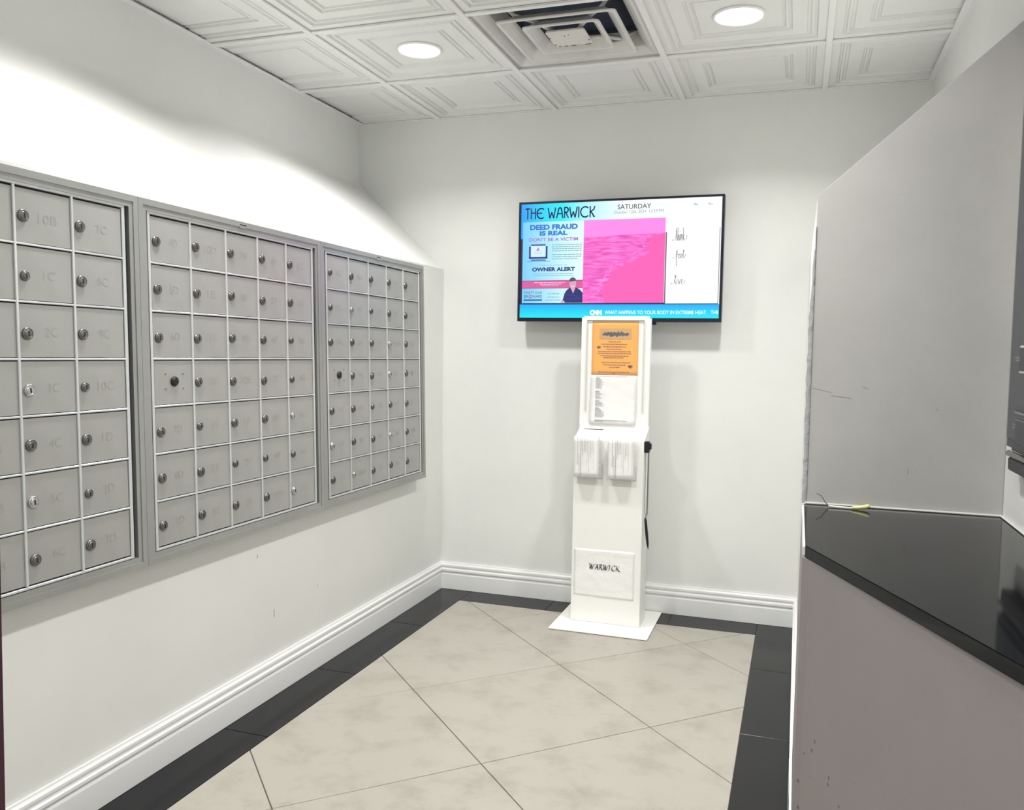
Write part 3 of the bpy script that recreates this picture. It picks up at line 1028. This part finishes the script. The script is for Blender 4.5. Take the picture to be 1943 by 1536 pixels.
for z in (0.2255, 0.2165):
    q += word_bars(0.075, 0.276, z, 0.0045, rw, 0.55)
q += word_bars(0.078, 0.118, 0.3235, 0.004, rw, 0.5)
q += word_bars(0.150, 0.207, 0.131, 0.0055, rw, 0.6) + word_bars(0.150, 0.207, 0.115, 0.0055, rw, 0.6) + word_bars(0.139, 0.214, 0.101, 0.0055, rw, 0.6)
sheet('small_print', q, 0.0020, C_soft, screen)['kind'] = 'stuff'
sheet('pink_band', [[(0.021, 0.1565), (0.3205, 0.1560), (0.3205, 0.1950), (0.021, 0.1935)]], 0.0021, C_band, screen)
sheet('band_edge', [[(0.021, 0.1905), (0.3205, 0.1905), (0.3205, 0.1950), (0.021, 0.1935)], rect(0.021, 0.1560, 0.3205, 0.1585)], 0.0020, C_band_d, screen)
q = word_bars(0.082, 0.235, 0.184, 0.0055, rw, 0.6) + word_bars(0.110, 0.222, 0.176, 0.0050, rw, 0.6) + word_bars(0.120, 0.205, 0.169, 0.0040, rw, 0.6)
sheet('band_print', q, 0.0018, C_palepink, screen)
text_xz('poster_lettering', 'MARTY KIAR', 0.033, 0.1305, 0.1215, 0.142, 0.0020, C_slate, screen, 0.0)
text_xz('poster_lettering', 'BR', 0.033, 0.1125, 0.0535, 0.1245, 0.0020, C_hair, screen, 0.012)
sheet('emblem', nib_quads([arc(0.0632, 0.1180, 0.0062, 0.0066, 0, 360, 16)], (0, 0), 0.0030) + [[(0.0632, 0.1180), (0.0700, 0.1110), (0.0660, 0.1095)]], 0.0019, C_band_d, screen)
text_xz('poster_lettering', 'WARD', 0.0735, 0.1125, 0.1215, 0.1245, 0.0020, C_hair, screen, 0.012)
sheet('poster_strip', [rect(0.030, 0.0965, 0.1225, 0.1050)], 0.0020, C_strip, screen)
# man in a navy shirt, part of the bulletin picture
sheet('picture_shirt', [[(0.219, 0.0875), (0.3205, 0.0875), (0.3205, 0.135), (0.308, 0.149), (0.292, 0.158), (0.272, 0.160), (0.257, 0.158), (0.243, 0.147), (0.233, 0.132), (0.226, 0.106)]], 0.0019, C_shirt, screen)
sheet('picture_shirt_fold', nib_quads([[(0.236, 0.128), (0.262, 0.120), (0.285, 0.122)], [(0.230, 0.108), (0.27, 0.104), (0.31, 0.110)], [(0.285, 0.112), (0.300, 0.120)]], (0, 0), 0.004), 0.0017, C_shirt2, screen)
sheet('picture_face', [arc(0.2725, 0.177, 0.0165, 0.0225, 0, 360, 20)[:-1], [(0.261, 0.160), (0.286, 0.160), (0.2755, 0.131)], rect(0.263, 0.152, 0.284, 0.170), [(0.214, 0.0875), (0.236, 0.0875), (0.232, 0.098), (0.219, 0.098)]], 0.0016, C_skin, screen)
sheet('picture_hair', [arc(0.2720, 0.191, 0.0165, 0.016, 0, 180, 12) + [(0.262, 0.194), (0.256, 0.186)]], 0.0014, C_hair, screen)
sheet('picture_features', [rect(0.262, 0.1795, 0.268, 0.1812), rect(0.276, 0.1795, 0.282, 0.1812), rect(0.2715, 0.170, 0.2740, 0.174)], 0.0013, C_hair, screen)
sheet('picture_smile', nib_quads([arc(0.2735, 0.168, 0.0065, 0.004, 190, 350, 8)], (0, 0), 0.0022), 0.0013, C_white, screen)

# handwritten think / feel / live
think = [[(-.35, .10), (-.25, 0), (-.05, .05), (.12, .35), (.18, 1.0), (.16, .3), (.22, 0)], [(.05, .72), (.32, .75)], [(.34, 1.0), (.32, 0), (.42, .45), (.48, .4), (.48, 0)], [(.60, .5), (.58, 0)], [(.59, .66), (.61, .72)], [(.72, .5), (.70, 0), (.82, .5), (.88, .4), (.88, 0)], [(1.02, 1.0), (1.0, 0)], [(1.20, .5), (1.02, .25), (1.20, 0), (1.40, .12), (1.48, .4)]]
feel = [[(-.35, .10), (-.25, 0), (0, .15), (.14, .55), (.12, 1.0), (.06, .6), (.06, -.7), (.12, -.95)], [(-.02, .42), (.26, .46)], [(.30, .25), (.42, .42), (.36, .55), (.28, .3), (.38, 0), (.52, .22), (.66, .42), (.60, .55), (.52, .3), (.62, 0), (.76, .25), (.92, .9), (.86, 1.0), (.82, .3), (.88, 0), (1.02, .1), (1.10, .45)]]
live = [[(-.35, .14), (-.25, 0), (0, .2), (.18, .9), (.12, 1.0), (.08, .3), (.16, 0)], [(.34, .52), (.32, 0)], [(.34, .72), (.36, .78)], [(.48, .55), (.56, 0), (.70, .55)], [(.78, .25), (.94, .42), (.86, .55), (.78, .3), (.90, 0), (1.10, .1), (1.24, .42)]]
for nm, st, bx in (('think', think, (0.733, 0.366, 0.798, 0.424)), ('feel', feel, (0.738, 0.252, 0.794, 0.324)), ('live', live, (0.733, 0.170, 0.796, 0.212))):
    sheet('handwriting', nib_quads(fit(st, *bx), (0.0014, 0.0008), 0.0005), 0.0020, C_ink, screen)

# ticker: network logo and headline
cn = [arc(.42, .5, .40, .5, 60, 300, 12), [(.62, 0), (.62, .95), (1.12, .05), (1.12, 1)], [(1.12, .05), (1.30, 0)], [(1.34, 0), (1.34, .95), (1.84, .05), (1.84, 1)]]
sheet('logo', nib_quads(fit(cn, 0.361, 0.0325, 0.412, 0.0515), (0, 0), 0.0066), 0.0022, C_white, screen)
text_xz('ticker_lettering', 'WHAT HAPPENS TO YOUR BODY IN EXTREME HEAT', 0.429, 0.0345, 0.893, 0.0515, 0.0022, C_white, screen, 0.008)
text_xz('ticker_lettering', 'THE', 0.914, 0.0360, 0.947, 0.0515, 0.0022, C_white, screen, 0.008)

# ------------------------------------------------------------------ information stand
KX, KY = 0.9325, -0.225
st = tag(empty('information_stand', (KX, KY, 0)), 'white floor-standing information stand with sign frame and ballot slot', 'stand')
bm = bmesh.new()
add_box(bm, 0.711 - KX, 1.152 - KX, -0.436 - KY, -0.022 - KY, 0.0012, 0.0065)
new_obj('base_plate', bm_mesh('base_plate', bm, bevel=(0.0015, 2)), M_white_metal, st)
box('base_underside', 0.7125 - KX, 1.1505 - KX, -0.4345 - KY, -0.0235 - KY, 0.0, 0.0012, M_gap, st)
cx0, cx1, cy0, cy1 = 0.7755 - KX, 1.0925 - KX, -0.290 - KY, -0.152 - KY
colp = [(cy0, 0.0065), (cy1, 0.0065), (cy1, 0.902), (cy0, 0.842)]
prism('column', colp, 'x', cx0, cx1, M_white_metal, st, bev=0.002)
# slot in the sloping lid
sl = box('ballot_slot', -0.045, 0.045, -0.003, 0.003, -0.0004, 0.0004, M_gap, st)
sl.location = (0.846 - KX, -0.206 - KY, 0.8788)
sl.rotation_euler = (math.atan2(0.060, 0.138), 0, 0)
# sign back panel with an acrylic pocket
sy = -0.176 - KY
bm = bmesh.new()
SX0, SX1, SZ0, SZ1 = 0.7705 - KX, 1.0895 - KX, 0.880, 1.397
add_box(bm, SX0, SX1, sy, sy + 0.020, SZ0, SZ1)
ed = [e for e in bm.edges if abs(e.verts[0].co.x - e.verts[1].co.x) < 1e-6 and abs(e.verts[0].co.z - e.verts[1].co.z) < 1e-6 and e.verts[0].co.z > 1.3]
bmesh.ops.bevel(bm, geom=ed, offset=0.010, segments=4, affect='EDGES')
new_obj('sign_panel', bm_mesh('sign_panel', bm, bevel=(0.0015, 1)), M_white_metal, st)
pk = new_obj('sign_pocket', prism_mesh('sign_pocket', [(0.797 - KX, 0.960), (1.062 - KX, 0.960), (1.062 - KX, 1.376), (0.797 - KX, 1.376)], 'y', sy - 0.0065, sy - 0.0045), M_clear, st)
for a in (0.797, 1.0605):
    box('pocket_edge', a - KX, a + 0.0015 - KX, sy - 0.0068, sy, 0.960, 1.376, mat('acrylic_edge', lin(206, 207, 206), 0.2), st)
box('pocket_lip', 0.797 - KX, 1.062 - KX, sy - 0.0075, sy - 0.0043, 1.3745, 1.3785, M_ink_soft, st)
# leaflet holders on the front
for x0, x1 in ((0.790, 0.915), (0.940, 1.066)):
    hd = empty('leaflet_holder', (0, 0, 0), st)
    bm = bmesh.new()
    fy = -0.2905 - KY
    add_box(bm, x0 - KX, x1 - KX, fy - 0.0015, fy, 0.634, 0.80)
    add_box(bm, x0 - KX, x1 - KX, fy - 0.040, fy - 0.038, 0.668, 0.735)
    add_box(bm, x0 - KX, x1 - KX, fy - 0.038, fy - 0.0015, 0.668, 0.670)
    add_box(bm, x0 - KX, x0 - KX + 0.0015, fy - 0.038, fy - 0.0015, 0.670, 0.735)
    add_box(bm, x1 - KX - 0.0015, x1 - KX, fy - 0.038, fy - 0.0015, 0.670, 0.735)
    new_obj('pocket', bm_mesh('pocket', bm), M_clear, hd)
# pen mount, coiled cord and hanging pen on the right side
px = 1.0925 - KX
mnt = box('pen_mount', px + 0.0002, px + 0.022, -0.288 - KY, -0.250 - KY, 0.792, 0.842, M_black, st, bev=0.003)
box('mount_clip', px + 0.012, px + 0.030, -0.282 - KY, -0.258 - KY, 0.806, 0.834, M_black, st, bev=0.003)
pts = []
for k in range(0, 44 * 8 + 1):
    t = k / (44 * 8)
    a = 2 * math.pi * 44 * t
    pts.append((px + 0.018 + 0.0030 * math.cos(a), -0.268 - KY + 0.0030 * math.sin(a), 0.793 - t * 0.275))
new_obj('coiled_cord', tube_mesh('coiled_cord', pts, 0.0013, 5), M_black, st)
new_obj('cord_end', tube_mesh('cord_end', [(px + 0.018, -0.268 - KY, 0.520), (px + 0.014, -0.268 - KY, 0.508), (px + 0.012, -0.268 - KY, 0.494)], 0.0022, 8), M_chrome_dark, st)
new_obj('loop_strand', tube_mesh('loop_strand', [(px + 0.005, -0.268 - KY, 0.795), (px + 0.006, -0.268 - KY, 0.60), (px + 0.008, -0.268 - KY, 0.525), (px + 0.012, -0.268 - KY, 0.510)], 0.0011, 6), M_chrome_dark, st)
new_obj('pen', tube_mesh('pen', [(px + 0.011, -0.268 - KY, 0.500), (px + 0.012, -0.268 - KY, 0.490), (px + 0.018, -0.266 - KY, 0.43), (px + 0.023, -0.264 - KY, 0.385), (px + 0.025, -0.263 - KY, 0.368), (px + 0.0262, -0.2625 - KY, 0.358)], 0.005, 12, radii=[0.0035, 0.0058, 0.0066, 0.0056, 0.0030, 0.0008]), M_black, st)


# ------------------------------------------------------------------ papers on the stand
def wavy_sheet(name, x0, x1, z0, z1, y, m, amp=0.0008, nx=10, nz=12, seed=1, skew=0.0, lean=0.0):
    rr = random.Random(seed)
    ph = [rr.uniform(0, 6.28) for _ in range(4)]
    bm = bmesh.new()
    G_ = []
    for i in range(nz + 1):
        row = []
        for j in range(nx + 1):
            u, v = j / nx, i / nz
            yy = y - amp * (1 + 0.5 * math.sin(5 * u + ph[0] + 3 * v) + 0.5 * math.sin(9 * v + ph[1] - 2 * u)) - lean * (1 - v)
            row.append(bm.verts.new((x0 + (x1 - x0) * u + skew * (v - 1), yy, z0 + (z1 - z0) * v)))
        G_.append(row)
    for i in range(nz):
        for j in range(nx):
            f = bm.faces.new((G_[i][j], G_[i][j + 1], G_[i + 1][j + 1], G_[i + 1][j]))
            f.smooth = True
    thicken(bm, (0, 0.0003, 0))
    return new_obj(name, bm_mesh(name, bm), m)


yp = -0.176 - 0.0005
fl = wavy_sheet('flyer', 0.8212, 1.0355, 1.129, 1.3735, yp - 0.0012, M_orange, amp=0.0003, seed=4)
tag(fl, 'orange party flyer with dark print at the top of the white stand', 'flyer')
fy = yp - 0.0030
sheet('flyer_picture', [rect(0.8555, 1.2935, 1.0035, 1.3415)], fy, M_tan, fl)
# dark tangled silhouette across the picture strip
sil = []
rr = random.Random(9)
top, bot = [], []
for k in range(31):
    x = 0.868 + 0.125 * k / 30
    e = math.sin(math.pi * k / 30) ** 0.4
    top.append((x, 1.3165 + e * rr.uniform(0.003, 0.0165)))
    bot.append((x, 1.3130 - e * rr.uniform(0.002, 0.0125)))
for k in range(30):
    sil.append([bot[k], bot[k + 1], top[k + 1], top[k]])
sheet('flyer_silhouette', sil, fy - 0.0003, M_ink, fl)
q = []
rr = random.Random(14)
for z, a, b in ((1.281, 0.896, 0.955), (1.2695, 0.865, 0.988), (1.258, 0.875, 0.980), (1.247, 0.890, 0.964), (1.2365, 0.850, 1.004), (1.2275, 0.848, 1.004), (1.2165, 0.861, 0.992), (1.208, 0.876, 0.974), (1.1865, 0.868, 1.002), (1.1755, 0.874, 0.980), (1.165, 0.902, 0.952), (1.1425, 0.852, 1.002), (1.1355, 0.920, 0.932)):
    q += word_bars(a, b, z, 0.0046, rr, 0.62)
sheet('flyer_print', q, fy, M_ink_brown, fl)
bat = [(-1, .2), (-.5, .75), (-.35, .35), (-.15, .55), (0, .35), (.2, .9), (.35, .4), (.8, .6), (1, 0), (.6, -.1), (.45, -.5), (.1, -.35), (-.2, -.8), (-.35, -.3), (-.7, -.25)]
sheet('flyer_bat', [[(0.8535 + x * 0.0095, 1.2545 + z * 0.0095) for x, z in bat], [(1.001 + x * 0.0115, 1.1685 + z * 0.012) for x, z in [(-p[0], p[1]) for p in bat]]], fy, M_ink, fl)

ls = wavy_sheet('printed_list', 0.8190, 1.0330, 0.904, 1.1285, yp - 0.0004, M_paper, amp=0.0004, seed=8, skew=0.003, lean=0.006)
tag(ls, 'white typed list below the orange flyer on the stand', 'sheet of paper')
q = []
rr = random.Random(15)
def ly(z): return yp - 0.0004 - 0.0012 - 0.006 * (1 - (z - 0.904) / 0.2245) - 0.0012
def slanted(quads):
    vs_, fs = [], []
    for qd in quads:
        i = len(vs_)
        vs_ += [(x, ly(z), z) for x, z in qd]
        fs.append(tuple(range(i, i + len(qd))))
    return vs_, fs
q += word_bars(0.845, 1.000, 1.1225, 0.0026, rr, 0.6)
for z0_, n_, w_ in ((1.1140, 11, 0.036), (1.0520, 8, 0.034), (1.0090, 6, 0.042), (0.9760, 10, 0.05)):
    for k in range(n_):
        z = z0_ - k * 0.0045
        if k == 0:
            q.append(rect(0.843, z - .0012, 0.862, z + .0014))
        else:
            q += word_bars(0.843, 0.843 + w_ * rr.uniform(0.55, 1.15), z - .001, 0.0028, rr, 0.55)
q += word_bars(0.842, 0.995, 0.9200, 0.0034, rr, 0.8) + word_bars(0.842, 0.880, 0.9145, 0.0026, rr, 0.6)
vs_, fs = slanted(q)
me = bpy.data.meshes.new('list_print')
me.from_pydata(vs_, [], fs)
new_obj('list_print', me, M_ink_soft, ls)


def leaflet_stack(x0, x1, z0, z1, label, seed, curl):
    rr = random.Random(seed)
    r = empty('leaflet_stack', ((x0 + x1) / 2, -0.297, z0))
    tag(r, label, 'leaflets', 'leaflet stacks in the stand holders')
    w, h = x1 - x0, z1 - z0
    for k in range(9):
        bm = bmesh.new()
        G_ = []
        nx, nz = 8, 8
        off = rr.uniform(-.0025, .0025)
        dz = rr.uniform(-.003, .002) + (0.004 if k < 3 else 0)
        for i in range(nz + 1):
            row = []
            for j in range(nx + 1):
                u, v = j / nx, i / nz
                wob = curl * 0.006 * math.sin(3.1 * u + 0.4) * v * v
                row.append(bm.verts.new((-w / 2 + w * u + off, -0.006 - k * 0.0031 - wob * (k / 8) - 0.002 * math.sin(3 * u) * (k / 8), h * v + dz * v + 0.006 * curl * v * u)))
            G_.append(row)
        for i in range(nz):
            for j in range(nx):
                f = bm.faces.new((G_[i][j], G_[i][j + 1], G_[i + 1][j + 1], G_[i + 1][j]))
                f.smooth = True
        thicken(bm, (0, 0.0018, 0))
        new_obj('leaflet', bm_mesh('leaflet', bm), M_paper, r)
    # sideways print on the front leaflet: lines run up and down
    q = []
    yv = -0.006 - 8 * 0.0031 - 0.0048 - curl * 0.0055
    x = -w / 2 + 0.016
    spec = [(0.30, 1.0, .0016), (0.15, 0.6, .0010), (0.02, 0.98, .0018), (0.5, 1.0, .0012), (0.62, 0.98, .0012), (0.62, 0.98, .0012), (0.3, 0.97, .0007), (0.12, 0.97, .0007), (0.5, 0.97, .0010), (0.6, 0.97, .0010), (0.2, 0.97, .0006)]
    for a, b_, t in spec:
        zz = h * a
        while zz < h * b_ * 0.97:
            L_ = rr.uniform(0.006, 0.02)
            ze = min(zz + L_, h * b_ * 0.97)
            q.append(rect(x, zz, x + t, ze))
            zz = ze + 0.0015
        x += (w - 0.028) / len(spec)
    sheet('leaflet_print', q, yv, M_ink_soft, r)
    return r


leaflet_stack(0.787, 0.897, 0.6735, 0.856, 'stack of printed white leaflets in the left holder of the stand', 31, 1.0)
leaflet_stack(0.944, 1.052, 0.6735, 0.853, 'stack of printed white leaflets in the right holder, beside the pen', 32, 0.3)

pp = wavy_sheet('name_sheet', 0.788, 1.063, 0.126, 0.343, -0.2905, M_paper_w, amp=0.0012, seed=6, nx=22, nz=22)
tag(pp, 'wrinkled white sheet reading WARWICK taped to the foot of the stand', 'sheet of paper')
wk = {
    'W': ([[(-.12, .86), (.02, 1.0), (.12, .9), (.10, .3), (.14, 0), (.40, .95), (.38, .3), (.44, 0), (.72, .85), (.84, 1.0), (.96, .92)]], .80),
    'A': ([[(-.05, .02), (.12, .1), (.42, 1.0), (.50, 0), (.58, .03)], [(.12, .36), (.48, .36)]], .60),
    'R': ([[(.08, 0), (.20, .98)], [(.02, .9), (.22, 1.0), (.44, .92), (.44, .66), (.18, .52)], [(.26, .52), (.48, .04), (.62, 0)]], .62),
    'I': ([[(.06, 0), (.18, 1.0)]], .36),
    'C': ([[(.62, .84), (.54, .98), (.34, 1.0), (.12, .72), (.06, .32), (.20, .03), (.42, 0), (.58, .14)]], .62),
    'K': ([[(.06, 0), (.20, 1.0)], [(.62, 1.0), (.50, .92), (.16, .52)], [(.24, .54), (.44, .08), (.64, 0), (.74, .06)]], .66)}
sheet('name_lettering', nib_quads(fit(set_word('WARWICK', wk), 0.856, 0.2525, 1.002, 0.2765), (0.0026, 0.0022), 0.0008), -0.2945, M_ink, pp)
for a, b_ in ((0.320, 0.334), (0.160, 0.174)):
    box('tape', 0.782, 1.068, -0.2942, -0.2936, a, b_, M_clear, pp)
